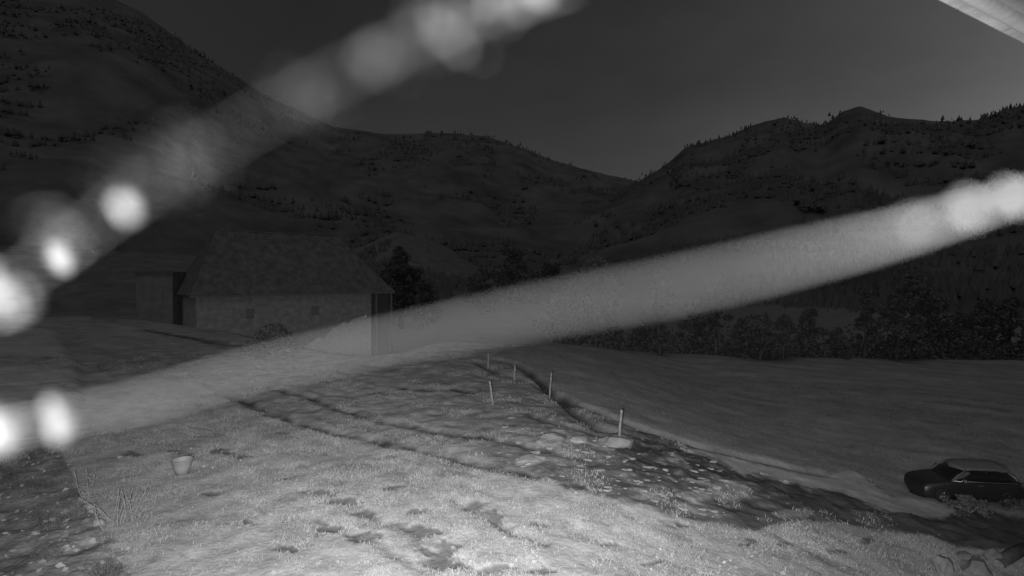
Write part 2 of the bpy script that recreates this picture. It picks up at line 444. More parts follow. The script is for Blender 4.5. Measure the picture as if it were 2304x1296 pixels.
V1 = ridge('left_mountain', [(-1400,-300),(-300,-160),(0,-70),(200,-30),(330,30),(450,118),(600,212),(750,285),(870,302),(1000,299),(1090,306),(1180,335),(1240,360),(1330,385),(1440,409),(1600,470),(1900,560),(2304,606),(2600,618)], 1500, 420, 'hill', 3.1)
V2 = ridge('right_mountain', [(800,618),(1000,590),(1200,520),(1350,452),(1440,406),(1490,376),(1540,332),(1600,315),(1640,305),(1690,282),(1760,263),(1800,277),(1850,282),(1890,252),(1930,241),(1990,262),(2100,275),(2200,270),(2260,246),(2304,236),(2800,150),(3900,120)], 1200, 300, 'hill', 8.7)
V3 = ridge('left_hill', [(-1400,500),(-400,530),(0,552),(400,572),(700,590),(900,610),(1100,640),(1220,660)], 330, 105, 'pasture', 5.3, rough=0.02)
V4 = ridge('middle_hill', [(700,600),(800,560),(890,522),(960,534),(1050,578),(1120,618),(1300,640),(1500,648)], 480, 150, 'pasture', 1.9, rough=0.02)
V5 = ridge('right_hill', [(1050,640),(1200,610),(1350,590),(1500,560),(1700,530),(2000,520),(2304,500),(3000,470),(3900,460)], 420, 110, 'hill_dark', 2.4, rough=0.03)

# far wood on the mountains: thousands of small conifers that read as one mass
def cone_trees(P, H):
    n = len(P); k = 5
    base = np.zeros((n, k + 1, 3)); ang = rng.random((n, 1)) * 6.28 + np.arange(k) * 2 * math.pi / k
    w = H * rng.uniform(0.2, 0.42, n)
    base[:, :k, 0] = P[:, 0:1] + np.cos(ang) * w[:, None]; base[:, :k, 1] = P[:, 1:2] + np.sin(ang) * w[:, None]
    base[:, :k, 2] = P[:, 2:3] - H[:, None] * 0.05
    base[:, k] = P + np.stack([w * 0.1, w * 0, H], -1)
    o = (np.arange(n) * (k + 1))[:, None]
    f = np.concatenate([np.stack([o[:, 0] + i, o[:, 0] + (i + 1) % k, o[:, 0] + k], -1) for i in range(k)])
    return base.reshape(-1, 3), f
PS, HS = [], []
for V, n, h, thr in ((V1, 11000, 8, 0.02), (V2, 11000, 7.5, -0.02), (V3, 1300, 3.2, 0.10), (V4, 1500, 4, 0.06), (V5, 9000, 4.2, -0.06)):
    rws = V.shape[0] - 10
    i = rng.integers(2, rws, n * 3); j = rng.integers(0, V.shape[1], n * 3)
    p = V[i, j] + np.stack([rng.normal(0, h * 0.8, n * 3), rng.normal(0, h * 0.8, n * 3), np.zeros(n * 3)], -1)
    m = fbm(p[:, 0] / (h * 9), p[:, 1] / (h * 14), 4) > thr
    p = p[m][:n]; PS.append(p); HS.append(h * rng.uniform(0.5, 1.2, len(p)))
cv, cf = cone_trees(np.concatenate(PS), np.concatenate(HS))
tag(link('far_wood', np_mesh('far_wood', cv, cf, False), M['far_wood']), 'dark distant woods scattered over the mountain sides', 'woodland', kind='stuff')

# ------------------------------------------------------------------ trees
def crown_mesh(name, H, Rad, n, bottom, leaf, seed, conic=0.0):
    r = np.random.default_rng(seed)
    nc = 34
    c = []
    for i in range(nc):
        t = r.random() ** 0.8
        z = bottom + (H - bottom) * t
        prof = (math.sin(math.pi * min(1, 0.16 + 0.84 * t)) ** 0.7) * (1 - conic) + conic * (1 - t)
        a = r.random() * 6.283; d = Rad * prof * math.sqrt(r.random())
        c.append((d * math.cos(a), d * math.sin(a), z, Rad * r.uniform(0.18, 0.36)))
    c = np.array(c)
    k = r.integers(0, nc, n)
    v = r.normal(0, 1, (n, 3)); v /= np.linalg.norm(v, axis=1)[:, None]
    p = c[k, :3] + v * (c[k, 3] * r.random(n) ** 0.4)[:, None] * np.array([1, 1, 0.8])
    a = r.normal(0, 1, (n, 3)); a /= np.linalg.norm(a, axis=1)[:, None]
    b = np.cross(a, r.normal(0, 1, (n, 3))); b /= np.linalg.norm(b, axis=1)[:, None]
    s = leaf * r.uniform(0.6, 1.4, n)[:, None]
    V = np.stack([p - a * s, p + b * s * 0.6, p + a * s, p - b * s * 0.6], 1).reshape(-1, 3)
    return np_mesh(name, V, np.arange(4 * n).reshape(n, 4), False), c
def trunk_mesh(name, H, r0, clumps, seed):
    r = random.Random(seed)
    bm = bmesh.new()
    top = H * 0.8
    pts = [Vector((0.03 * H * math.sin(i * 1.3 + seed) * i / 6, 0.03 * H * math.cos(i * 1.7 + seed) * i / 6, -0.3 + (top + 0.3) * i / 6)) for i in range(7)]
    add_tube(bm, pts, [r0 * (1 - 0.8 * i / 6) for i in range(7)], 8)
    for c in r.sample(list(clumps), 12):
        i = r.randint(2, 5); s = pts[i]; e = Vector(c[:3])
        add_tube(bm, [s, s.lerp(e, 0.5) + Vector((0, 0, 0.05 * H)), e], [r0 * 0.35, r0 * 0.2, r0 * 0.06], 5)
    return bm_mesh(name, bm, True)
TREES = []
for s, (H, Rad, n, bot, lf, con) in enumerate([(7.5, 2.3, 2600, 1.0, 0.20, 0.0), (6.0, 2.5, 2400, 0.5, 0.19, 0.0), (9.0, 1.9, 2600, 0.8, 0.19, 0.75), (5.0, 2.6, 2200, 0.2, 0.17, 0.0)]):
    cm, cl = crown_mesh('crown', H, Rad, n, bot, lf, 100 + s, con); cm.materials.append(M['crown'])
    tm = trunk_mesh('trunk', H, 0.16 + 0.01 * H, cl, s); tm.materials.append(M['bark'])
    TREES.append((tm, cm))
def tree(name, kind, loc, sc, rz, label, cat, group=None):
    r = empty(name, loc, rz); r.scale = (sc * random.uniform(0.9, 1.15), sc * random.uniform(0.9, 1.15), sc)
    link('trunk', TREES[kind][0], parent=r); link('crown', TREES[kind][1], parent=r)
    return tag(r, label, cat, group)
ORD = 'first second third fourth fifth sixth seventh eighth ninth tenth eleventh twelfth thirteenth fourteenth fifteenth sixteenth seventeenth eighteenth nineteenth twentieth'.split() + ['fourth from the right', 'third from the right', 'second from the right', 'last']
wood_label = ['tall round dark tree', 'broad low dark tree', 'pointed dark conifer', 'bushy dark thicket tree']
for i in range(24):                                   # the wood along the far edge of the field
    px = 1275 + i * 56 + random.uniform(-16, 16)
    base_y = np.interp(px, [1270, 1450, 1700, 2304, 2700], [782, 800, 812, 818, 822])
    k = [3, 0, 1, 3, 2, 1, 0, 3][i % 8]
    p = at(px, base_y - random.choice([2, 8, 16]))
    tree('conifer' if k == 2 else 'tree', k, (p[0], p[1], ground_z(p[0], p[1]) - 0.1), random.choice([0.6, 0.8, 0.9, 1.0, 1.15]), random.random() * 6, wood_label[k] + (', %s from the left in the wood behind the field' % ORD[i] if i < 20 else ', %s in the wood behind the field' % ORD[i]), 'tree', 'trees of the wood behind the field')
ug = np.array([at(x, np.interp(x, [1240, 1450, 1700, 2304, 2700], [778, 799, 811, 817, 821]) - 6)[:2] for x in np.linspace(1240, 2900, 60)])
k = rng.integers(0, 59, 9000); f = rng.random(9000)[:, None]; p = ug[k] * (1 - f) + ug[k + 1] * f
p = p + p / np.linalg.norm(p, axis=1)[:, None] * np.abs(rng.normal(0, 1.6, 9000))[:, None]
hh = rng.random(9000) ** 1.5 * (0.6 + 3.2 * np.clip(0.5 + 1.6 * fbm(p[:, 0] * 0.3, p[:, 1] * 0.3, 3), 0, 1))
c3 = np.stack([p[:, 0], p[:, 1], base_z(p[:, 0], p[:, 1]) + hh], -1); a = rng.normal(0, 1, (9000, 3)); a /= np.linalg.norm(a, axis=1)[:, None]
b = np.cross(a, rng.normal(0, 1, (9000, 3))); b /= np.linalg.norm(b, axis=1)[:, None]
tag(link('undergrowth', np_mesh('undergrowth', np.stack([c3 - a * .2, c3 + b * .14, c3 + a * .2, c3 - b * .14], 1).reshape(-1, 3), np.arange(36000).reshape(9000, 4), False), M['crown']), 'dark tangled undergrowth along the far edge of the field', 'undergrowth', kind='stuff')
mid = [(868, 745, 3, 1.25, 'low dark bush against the right end of the barn'), (905, 740, 0, 1.2, 'tall dark tree just right of the barn roof'),
       (955, 735, 1, 0.9, 'rounded dark tree, second to the right of the barn'), (900, 735, 2, 1.05, 'slim pointed dark tree rising beside the right end of the barn roof'),
       (1085, 706, 3, 1.0, 'dark bushy tree half hidden by the lower cobweb strand, middle of the valley'),
       (1150, 696, 1, 1.25, 'broad dark tree above the lower strand in the valley'), (1235, 690, 3, 1.0, 'dark tree in the valley at the left end of the far wood')]
for px, py, k, s, lb in mid:
    p = at(px, py, far=200)
    tree('tree', k, (p[0], p[1], ground_z(p[0], p[1]) - 0.1), s * p[1] / 62.0, random.random() * 6, lb, 'tree')

# ------------------------------------------------------------------ shrubs and the left bank
def shrub(name, loc, Rad, H, mat, n, leaf, seed, label):
    r = empty(name, loc)
    cm, cl = crown_mesh('foliage', H, Rad, n, 0.08 * H, leaf, seed); cm.materials.append(M[mat])
    link('foliage', cm, parent=r)
    bm = bmesh.new(); rs = random.Random(seed)
    for c in rs.sample(list(cl), 9):
        e = Vector(c[:3]); add_tube(bm, [(0, 0, -0.05), e * 0.5 + Vector((0, 0, 0.1 * H)), e], [0.03, 0.02, 0.008], 5)
    link('stems', bm_mesh('stems', bm), M['twig'], parent=r)
    return tag(r, label, 'bush')
p = put(615, 806); shrub('bush', p, 1.7, 2.0, 'shrub', 1700, 0.10, 31, 'pale rounded bush at the crest in front of the barn')
p = put(2180, 1150); shrub('bush', p, 0.62, 0.52, 'shrub', 1300, 0.045, 32, 'low rounded bush in front of the parked car')
p = put(2270, 1140); shrub('bush', p + Vector((0.2, 0, 0)), 0.7, 0.5, 'crown', 1000, 0.045, 33, 'dark low bush at the right edge below the parked car')

# ------------------------------------------------------------------ white shed
def prism(bm, poly, y0, y1):
    a = [bm.verts.new((x, y0, z)) for x, z in poly]; b = [bm.verts.new((x, y1, z)) for x, z in poly]
    n = len(poly)
    bm.faces.new(a); bm.faces.new(b[::-1])
    for i in range(n): bm.faces.new((a[i], b[i], b[(i + 1) % n], a[(i + 1) % n]))
    bmesh.ops.recalc_face_normals(bm, faces=bm.faces)
def world_xy(px, d): return Vector(((px - 1152) / HFX * d, d))
bl, br = world_xy(440, 56), world_xy(835, 70)
LB = (br - bl).length
BZ0, EAVE, RIDGE, DEPTH = -5.8, 3.9, 11.6, 10.0
barn = empty('barn', (bl.x, bl.y, 0), math.atan2(br.y - bl.y, br.x - bl.x))
tag(barn, 'long old stone barn with a broad dark hipped roof beyond the yard', 'barn')
def wall_with_holes(name, x0, x1, z0, z1, holes, y, th, mat):
    """a wall in the local x-z plane, built of blocks round its openings"""
    bm = bmesh.new(); xs = sorted({x0, x1, *[h[0] for h in holes], *[h[1] for h in holes]}); zs = sorted({z0, z1, *[h[2] for h in holes], *[h[3] for h in holes]})
    cell = lambda i, j: 0 <= i < len(xs) - 1 and 0 <= j < len(zs) - 1 and not any(h[0] <= (xs[i] + xs[i + 1]) / 2 <= h[1] and h[2] <= (zs[j] + zs[j + 1]) / 2 <= h[3] for h in holes)
    vc = {}
    def v(x, yy, z):
        k = (round(x, 4), round(yy, 4), round(z, 4))
        if k not in vc: vc[k] = bm.verts.new(k)
        return vc[k]
    for i in range(len(xs) - 1):
        for j in range(len(zs) - 1):
            if not cell(i, j): continue
            a, b, c, d = xs[i], xs[i + 1], zs[j], zs[j + 1]
            bm.faces.new((v(a, y, c), v(b, y, c), v(b, y, d), v(a, y, d))); bm.faces.new((v(a, y + th, c), v(a, y + th, d), v(b, y + th, d), v(b, y + th, c)))
            if not cell(i - 1, j): bm.faces.new((v(a, y, c), v(a, y, d), v(a, y + th, d), v(a, y + th, c)))
            if not cell(i + 1, j): bm.faces.new((v(b, y, c), v(b, y + th, c), v(b, y + th, d), v(b, y, d)))
            if not cell(i, j - 1): bm.faces.new((v(a, y, c), v(a, y + th, c), v(b, y + th, c), v(b, y, c)))
            if not cell(i, j + 1): bm.faces.new((v(a, y, d), v(b, y, d), v(b, y + th, d), v(a, y + th, d)))
    return link(name, bm_mesh(name, bm), M[mat], barn)
holes = [(5.0, 5.9, 1.0, 2.1), (12.6, 13.5, 1.0, 2.1)]
wall_with_holes('front_wall', 0, LB, BZ0, EAVE, holes, 0, 0.6, 'stonewall')
for nm, x in (('end_wall', 0.0), ('end_wall', LB)):
    bm = bmesh.new(); add_box(bm, (x + (0.3 if x == 0 else -0.3), DEPTH / 2 + 0.3, (BZ0 + EAVE) / 2), (0.596, DEPTH - 0.61, EAVE - BZ0 - 0.004)); link(nm, bm_mesh(nm, bm), M['stonewall'], barn)
bm = bmesh.new(); add_box(bm, (LB / 2, DEPTH + 0.3, (BZ0 + EAVE) / 2), (LB, 0.598, EAVE - BZ0 - 0.002)); link('back_wall', bm_mesh('back_wall', bm), M['stonewall'], barn)
bm = bmesh.new(); add_box(bm, (0, 0, 0), (0.43, 0.04, 1.06), bevel=0.01)
for z in (-0.33, 0.33): add_box(bm, (0, -0.03, z), (0.38, 0.025, 0.09))
sh = bm_mesh('shutter', bm); sh.materials.append(M['oldwood'])
for h in holes:                                       # the windows are shuttered for the night
    for sx in (-0.22, 0.22):
        o = link('shutter', sh, parent=barn); o.location = ((h[0] + h[1]) / 2 + sx, 0.10, (h[2] + h[3]) / 2)
bm = bmesh.new(); rw = random.Random(5)                # what is left of the whitewash on the lower wall: a ragged coat
top = [(LB - 10.6 + i * 10.55 / 16, -4.4 + 4.9 * min(1, i / 13) ** 0.8 + rw.uniform(-0.35, 0.35)) for i in range(17)]
prism(bm, [(LB - 10.6, BZ0)] + top + [(LB - 0.03, BZ0)], -0.03, -0.004) if False else None
for (xa, za), (xb, zb) in zip(top[:-1], top[1:]):
    f_ = [bm.verts.new(q) for q in ((xa, -0.03, BZ0), (xb, -0.03, BZ0), (xb, -0.03, zb), (xa, -0.03, za))]; bm.faces.new(f_)
    g_ = [bm.verts.new(q) for q in ((xa, -0.03, za), (xb, -0.03, zb), (xb, 0.0, zb), (xa, 0.0, za))]; bm.faces.new(g_)
bmesh.ops.remove_doubles(bm, verts=bm.verts, dist=1e-4)
link('whitewash_coat', bm_mesh('whitewash_coat', bm), M['white'], barn)
bm = bmesh.new()
for i in range(12): add_box(bm, (LB + 0.14 + i * 0.262, 0.9 + rw.uniform(-.02, .02), -1.1), (0.25, 0.05, 9.3))
tag(link('porch_shade_boards', bm_mesh('porch_shade_boards', bm), M['bark'], barn), kind='stuff')  # dark boards added to stand in for the shade inside the porch
# hipped roof that runs out over a porch at the right end
ov, PR = 0.7, 3.3
x0, x1, y0, y1, ze = -ov, LB + PR, -ov, DEPTH + 0.6 + ov, EAVE - 0.1
rx0, rx1, ry = 3.2, LB - 2.4, (y0 + y1) / 2
def slab(name, corners, th, mat, nx=24, nz=10):
    """a roof slope of some thickness, laid in slightly uneven courses"""
    a, b, c, d = [Vector(q) for q in corners]        # eave left, eave right, ridge right, ridge left
    bm = bmesh.new(); nrm = (b - a).cross(d - a).normalized(); top = []; bot = []
    for j in range(nz + 1):
        tr, br_ = [], []
        for i in range(nx + 1):
            u, w = i / nx, j / nz
            p = a.lerp(b, u).lerp(d.lerp(c, u), w)
            sag = -0.14 * math.sin(math.pi * w) - 0.10 * math.sin(math.pi * u) * w + 0.03 * mnoise.noise(p * 0.7)
            tr.append(bm.verts.new(p + Vector((0, 0, sag)))); br_.append(bm.verts.new(p + Vector((0, 0, sag)) - nrm * th))
        top.append(tr); bot.append(br_)
    for j in range(nz):
        for i in range(nx):
            bm.faces.new((top[j][i], top[j][i + 1], top[j + 1][i + 1], top[j + 1][i])); bm.faces.new((bot[j][i], bot[j + 1][i], bot[j + 1][i + 1], bot[j][i + 1]))
    for i in range(nx): bm.faces.new((top[0][i], bot[0][i], bot[0][i + 1], top[0][i + 1]))
    bmesh.ops.remove_doubles(bm, verts=bm.verts, dist=1e-4)
    return link(name, bm_mesh(name, bm), M[mat], barn)
slab('roof_slope', [(x0, y0, ze), (x1, y0, ze), (rx1, ry, RIDGE), (rx0, ry, RIDGE)], 0.16, 'tiles')
slab('roof_slope', [(x1, y1, ze), (x0, y1, ze), (rx0, ry, RIDGE), (rx1, ry, RIDGE)], 0.16, 'tiles')
slab('roof_hip', [(x1, y0, ze), (x1, y1, ze), (rx1, ry + .02, RIDGE), (rx1, ry - .02, RIDGE)], 0.16, 'tiles', 14)
slab('roof_hip', [(x0, y1, ze), (x0, y0, ze), (rx0, ry - .02, RIDGE), (rx0, ry + .02, RIDGE)], 0.16, 'tiles', 14)
bm = bmesh.new(); add_tube(bm, [(rx0, ry, RIDGE - .02), ((rx0 + rx1) / 2, ry, RIDGE - .12), (rx1, ry, RIDGE - .02)], [0.13] * 3, 8); link('ridge_cap', bm_mesh('ridge_cap', bm, True), M['tiles'], barn)
bm = bmesh.new(); add_box(bm, ((x0 + x1) / 2, y0 + 0.05, ze - 0.14), (x1 - x0, 0.05, 0.24)); link('fascia', bm_mesh('fascia', bm), M['dwood'], barn)
bm = bmesh.new(); add_box(bm, (0, 0, 0), (0.3, 0.3, ze - BZ0 - 0.1), bevel=0.02); pm = bm_mesh('porch_post', bm); pm.materials.append(M['dwood'])
for x, y in ((LB + 0.6, -0.2), (LB + 2.9, -0.2), (LB + 2.9, DEPTH)):
    o = link('porch_post', pm, parent=barn); o.location = (x, y, (ze + BZ0) / 2 - 0.1)
bm = bmesh.new(); add_box(bm, (LB - 0.9, -0.12, 0.45), (0.35, 0.24, 0.45), bevel=0.05); link('wall_lantern', bm_mesh('wall_lantern', bm, True), M['lens'], barn)

# low outbuilding at the left end of the barn
a, b = world_xy(306, 60), world_xy(388, 60.5)
ann = empty('outbuilding', (a.x, a.y, 0), math.atan2(b.y - a.y, b.x - a.x)); W2 = (b - a).length
tag(ann, 'small pale block-like outbuilding left of the dark barn roof', 'outbuilding')
bm = bmesh.new(); add_box(bm, (W2 / 2, 1.8, 0.4), (W2, 3.6, 11.6)); link('walls', bm_mesh('walls', bm), M['plaster'], ann)
bm = bmesh.new(); add_box(bm, (W2 / 2, 1.75, 6.32), (W2 + 0.4, 4.0, 0.2), Matrix.Rotation(R(2), 3, 'X'), bevel=0.02); link('roof', bm_mesh('roof', bm), M['tiles'], ann)
bm = bmesh.new(); add_box(bm, (W2 * 0.62, -0.02, 3.4), (0.8, 0.06, 1.5), bevel=0.01); link('shutter', bm_mesh('shutter', bm), M['plaster'], ann)

# ------------------------------------------------------------------ fence posts
def post(name, foot, top, r, label, notch=True):
    f = put(*foot); d = pix_dir(*top); t = f.y / d[1]
    tp = Vector((d[0] * t, f.y, CAM_H + d[2] * t)) - f
    e = empty(name, f)
    bm = bmesh.new(); n = 6
    add_tube(bm, [tp * (i / n) + Vector((0.006 * math.sin(i * 2.1), 0, -0.12 if i == 0 else 0)) for i in range(n + 1)], [r * (1.1 - 0.25 * i / n) for i in range(n + 1)], 9)
    link('shaft', bm_mesh('shaft', bm, True), M['wood'], e)
    for z in (0.55, 0.85):
        bm = bmesh.new()
        c = tp * z; add_tube(bm, [c + Vector((0, 0, -0.015)), c + Vector((0, 0, 0.015))], [r * 1.15, r * 1.15], 9)
        link('wire_tie', bm_mesh('wire_tie', bm), M['dwood'], e)
    return tag(e, label, 'post')
post('fence_post', (1393, 984), (1399, 922), 0.055, 'leaning pale post standing at a pale block beside the ditch')
post('fence_post', (1109, 913), (1102, 857), 0.05, 'pale post leaning left on the track, away from the ditch')
post('fence_post', (1157, 854), (1159, 822), 0.06, 'grey post on the ditch, middle one of the three ditch posts')
post('fence_post', (1236, 891), (1241, 838), 0.045, 'thin faint post at the bend of the ditch')
post('fence_post', (1098, 822), (1099, 795), 0.06, 'farthest faint post where the ditch begins')

# ------------------------------------------------------------------ stones
def rock_mesh(seed, sx, sy, sz, flat=0.0):
    bm = bmesh.new(); bmesh.ops.create_icosphere(bm, subdivisions=2, radius=1)
    for v in bm.verts:
        n = mnoise.noise(v.co * 1.3 + Vector((seed * 3.7, seed, 0))) * 0.5 + mnoise.noise(v.co * 3.1 + Vector((seed, 0, seed))) * 0.25
        c = v.co * (1 + n)
        c = Vector([max(-0.95, min(0.95, q)) for q in c])
        v.co = Vector((c.x * sx, c.y * sy, c.z * sz))
    return bm_mesh('stone', bm, False)
o = link('stone_block', rock_mesh(9, 0.66, 0.34, 0.30), M['bank']); o.location = put(1388, 1000) + Vector((0, 0, 0.06)); tag(o, 'wide pale flat block at the foot of the leaning post', 'stone')
o = link('stone', rock_mesh(5, 0.42, 0.4, 0.16), M['stone']); o.location = put(1300, 992) + Vector((0, 0, 0.02)); tag(o, 'flat pale stone left of the block under the leaning post', 'stone')
corner = [(2122, 1296, 0.20, 0.16, 0.34, 'upright pale stone at the lower right, leftmost of the corner heap'), (2195, 1292, 0.50, 0.34, 0.30, 'big rounded pale boulder in the lower right corner heap'),
          (2175, 1262, 0.32, 0.28, 0.16, 'flat pale stone behind the big boulder at the lower right'), (2232, 1262, 0.26, 0.22, 0.18, 'small grey stone right of the big corner boulder')]
for k, (px, py, a, b, c, lb) in enumerate(corner):
    o = link('stone', rock_mesh(11 + k, a, b, c), M['bank']); o.location = put(px, py) + Vector((0, 0, c * 0.45)); o.rotation_euler = (0, 0.2 * k, k); tag(o, lb, 'stone', 'stone heap in the lower right corner')
p = put(2275, 1262)
log = empty('log', p, R(28)); tag(log, 'dark log lying at an angle at the right edge beside the stones', 'log')
bm = bmesh.new(); add_tube(bm, [(-0.9, 0, 0.1), (0, 0.02, 0.13), (0.9, 0, 0.12)], [0.16, 0.17, 0.15], 12); link('bark', bm_mesh('bark', bm, True), M['bark'], log)
bm = bmesh.new(); add_tube(bm, [(-0.915, 0, 0.1), (-0.895, 0, 0.1)], [0.14, 0.14], 12); link('cut_end', bm_mesh('cut_end', bm), M['wood'], log)
rocks = [rock_mesh(40 + i, 1, 0.8, 0.55) for i in range(5)]
for m_ in rocks: m_.materials.append(M['stone'])
for i in range(200):                                   # clods and stones churned up on the track
    px = random.uniform(1120, 1640); lo = np.interp(px, [1120, 1400, 1640], [925, 1005, 1040]); hi = np.interp(px, crest[:, 0], crest[:, 1]) - 14
    py = random.uniform(lo, max(lo + 5, hi))
    o = link('stone', rocks[i % 5]); s = 0.035 + 0.09 * random.random() ** 2; o.scale = (s * random.uniform(1, 2), s, s * random.uniform(0.5, 1.1))
    o.location = put(px, py) - Vector((0, 0, 0.12 * s)); o.rotation_euler = (0, 0, random.uniform(-0.5, 0.5))
    tag(o, 'small pale stone lying in the churned mud of the track', 'stone', 'small stones on the muddy track')

# ------------------------------------------------------------------ grass, litter
def blades(name, P, hmin, hmax, wid, lean, mat, label, cat):
    n = len(P)
    a = rng.random(n) * 6.283; h = rng.uniform(hmin, hmax, n); w = wid * rng.uniform(0.6, 1.4, n)
    dx, dy = np.cos(a), np.sin(a); b = rng.random(n) * 6.283; ln = h * lean * rng.random(n)
    base = np.stack([P[:, 0], P[:, 1], P[:, 2] - 0.01], -1)
    s = np.stack([dx * w, dy * w, 0 * w], -1)
    midp = base + np.stack([np.cos(b) * ln * 0.4, np.sin(b) * ln * 0.4, h * 0.6], -1)
    tip = base + np.stack([np.cos(b) * ln * 1.3, np.sin(b) * ln * 1.3, h], -1)
    V = np.stack([base - s, base + s, midp + s * 0.6, midp - s * 0.6, tip], 1).reshape(-1, 3)
    o = np.arange(n) * 5
    F = np.concatenate([np.stack([o, o + 1, o + 2], -1), np.stack([o, o + 2, o + 3], -1), np.stack([o + 3, o + 2, o + 4], -1)])
    tag(link(name, np_mesh(name, V, F, False), M[mat]), label, cat, kind='stuff')
def sample(zid, n, rmin, rmax, dens=None):
    out = []
    tot = 0
    while tot < n:
        m = n * 3
        r = np.sqrt(rng.uniform(rmin ** 2, rmax ** 2, m)); a = rng.uniform(az[0] * 0.72, az[-1] * 0.72, m)
        j = np.clip(np.round((a - az[0]) / (az[1] - az[0])).astype(int), 0, NA - 1); i = np.clip(np.searchsorted(rr, r), 0, len(rr) - 1)
        ok = (zone[i, j] == zid) & (wear[i, j] < 0.3 + 0.3 * rng.random(m))
        if dens is not None: ok &= dens(r * np.sin(a), r * np.cos(a)) > rng.random(m)
        x, y = r * np.sin(a), r * np.cos(a)
        out.append(np.stack([x, y, GZ[i, j]], -1)[ok]); tot += ok.sum()
        if len(out) > 40: break
    return np.concatenate(out)[:n]
patch = lambda x, y: np.clip(0.35 + 2.2 * fbm(x * 0.8, y * 0.8, 4), 0.04, 1)
blades('meadow_grass', sample(2, 150000, 8, 30, patch), 0.03, 0.12, 0.006, 1.6, 'grass', 'short pale winter grass covering the foreground meadow', 'grass')
blades('track_grass', sample(1, 26000, 12, 45, lambda x, y: np.clip(2.6 * fbm(x * 0.9 + 30, y * 0.9, 4), 0, 1)), 0.05, 0.14, 0.009, 1.2, 'tuft', 'pale tufts of grass growing along the track', 'grass')
blades('field_grass', sample(4, 60000, 14, 48, patch), 0.04, 0.13, 0.010, 1.2, 'shrub', 'dull short grass of the field', 'grass')
# leaves lying on the garden soil and over the lower meadow
def litter(name, P, s0, s1, mat, label):
    n = len(P); s = rng.uniform(s0, s1, n); a = rng.random(n) * 6.283
    u = np.stack([np.cos(a) * s, np.sin(a) * s, rng.normal(0, 0.35, n) * s], -1); v = np.stack([-np.sin(a) * s * .55, np.cos(a) * s * .55, rng.normal(0, 0.35, n) * s], -1)
    P = P + np.array([0, 0, 0.025])
    V = np.stack([P - u, P + v, P + u, P - v], 1).reshape(-1, 3)
    tag(link(name, np_mesh(name, V, np.arange(4 * n).reshape(n, 4), False), M[mat]), label, 'leaves', kind='stuff')
litter('leaf_litter', sample(3, 900, 9, 24), 0.03, 0.09, 'leaf', 'fallen pale leaves scattered over the dark garden soil')
litter('straw_litter', sample(2, 1400, 8, 22, lambda x, y: np.clip(3 * fbm(x * 0.7 + 11, y * 0.7, 3), 0, 1)), 0.02, 0.06, 'leaf', 'bright dry leaf scraps scattered on the foreground meadow')
blades('soil_weeds', sample(3, 5000, 9, 24, lambda x, y: np.clip(3 * fbm(x * 1.1 + 5, y * 1.1, 3), 0, 1)), 0.04, 0.16, 0.010, 1.4, 'shrub', 'small weeds growing on the dark garden soil', 'weeds')

def stalks(name, foot, n, spread, h, label, seed):
    f = put(*foot); e = empty(name, f); r = random.Random(seed)
    for i in range(n):
        bm = bmesh.new()
        b = Vector((r.gauss(0, spread * 0.35), r.gauss(0, spread * 0.35), -0.05)); t = Vector((r.gauss(0, 0.35), r.gauss(0, 0.3), 1)).normalized() * h * r.uniform(0.4, 1.0)
        p1 = b + t * 0.55; p2 = b + t + Vector((r.gauss(0, 0.06), 0, r.gauss(-0.04, 0.05)))
        add_tube(bm, [b, p1, p2], [0.011, 0.008, 0.004], 5)
        for k in range(3):
            s = b + t * r.uniform(0.3, 0.8); add_tube(bm, [s, s + Vector((r.gauss(0, 0.1), r.gauss(0, 0.1), r.uniform(0.04, 0.16)))], [0.006, 0.003], 4)
        link('stem', bm_mesh('stem', bm), M['twig'], e)
    return tag(e, label, 'dead plant')
stalks('dead_shrub', (262, 1180), 15, 0.5, 1.25, 'tall dead stalks standing at the edge of the dark soil', 1)
stalks('dead_shrub', (305, 1168), 12, 0.55, 0.5, 'low tangle of dead twigs right of the tall stalks', 2)
stalks('dead_shrub', (190, 1120), 5, 0.3, 1.1, 'few thin dead stems on the soil left of the tall stalks', 3)
stalks('dead_shrub', (255, 985), 3, 0.1, 0.45, 'single small dead sprig just below the lower strand at left', 4)
for k, (px, py, s) in enumerate([(200, 1142, 0.13), (222, 1178, 0.15), (118, 1165, 0.10), (80, 1205, 0.10), (270, 1030, 0.09)]):
    o = link('stone', rock_mesh(70 + k, s, s * .7, s * .6), M['stone']); o.location = put(px, py) + Vector((0, 0, s * 0.3))
    tag(o, ['pale stone on the soil edge left of the tall stalks', 'pale stone at the foot of the tall dead stalks', 'pale lump alone in the middle of the dark soil', 'small pale lump near the left frame edge on the soil', 'small pale stone on the turf under the lower strand'][k], 'stone')

# tub
f = put(410, 1064); tub = empty('tub', f); tag(tub, 'pale tapering tub standing alone on the left meadow', 'tub')
bm = bmesh.new(); seg = 20
prof = [(0.17, 0.0), (0.24, 0.22), (0.29, 0.42), (0.31, 0.44), (0.29, 0.45), (0.27, 0.42), (0.2, 0.1), (0.0, 0.09)]
rings = [[bm.verts.new((r * math.cos(2 * math.pi * k / seg), r * math.sin(2 * math.pi * k / seg), z)) for k in range(seg)] for r, z in prof[:-1]]
for a, b in zip(rings[:-1], rings[1:]):
    for k in range(seg): bm.faces.new((a[k], a[(k + 1) % seg], b[(k + 1) % seg], b[k]))
bm.faces.new(rings[-1]); bm.faces.new(rings[0][::-1])
link('body', bm_mesh('body', bm, True), M['plastic'], tub)
bm = bmesh.new(); add_tube(bm, [(-0.3, 0, 0.42), (-0.2, 0.16, 0.30), (0.0, 0.33, 0.26), (0.2, 0.16, 0.30), (0.3, 0, 0.42)], [0.008] * 5, 6); link('handle', bm_mesh('handle', bm), M['metal'], tub)

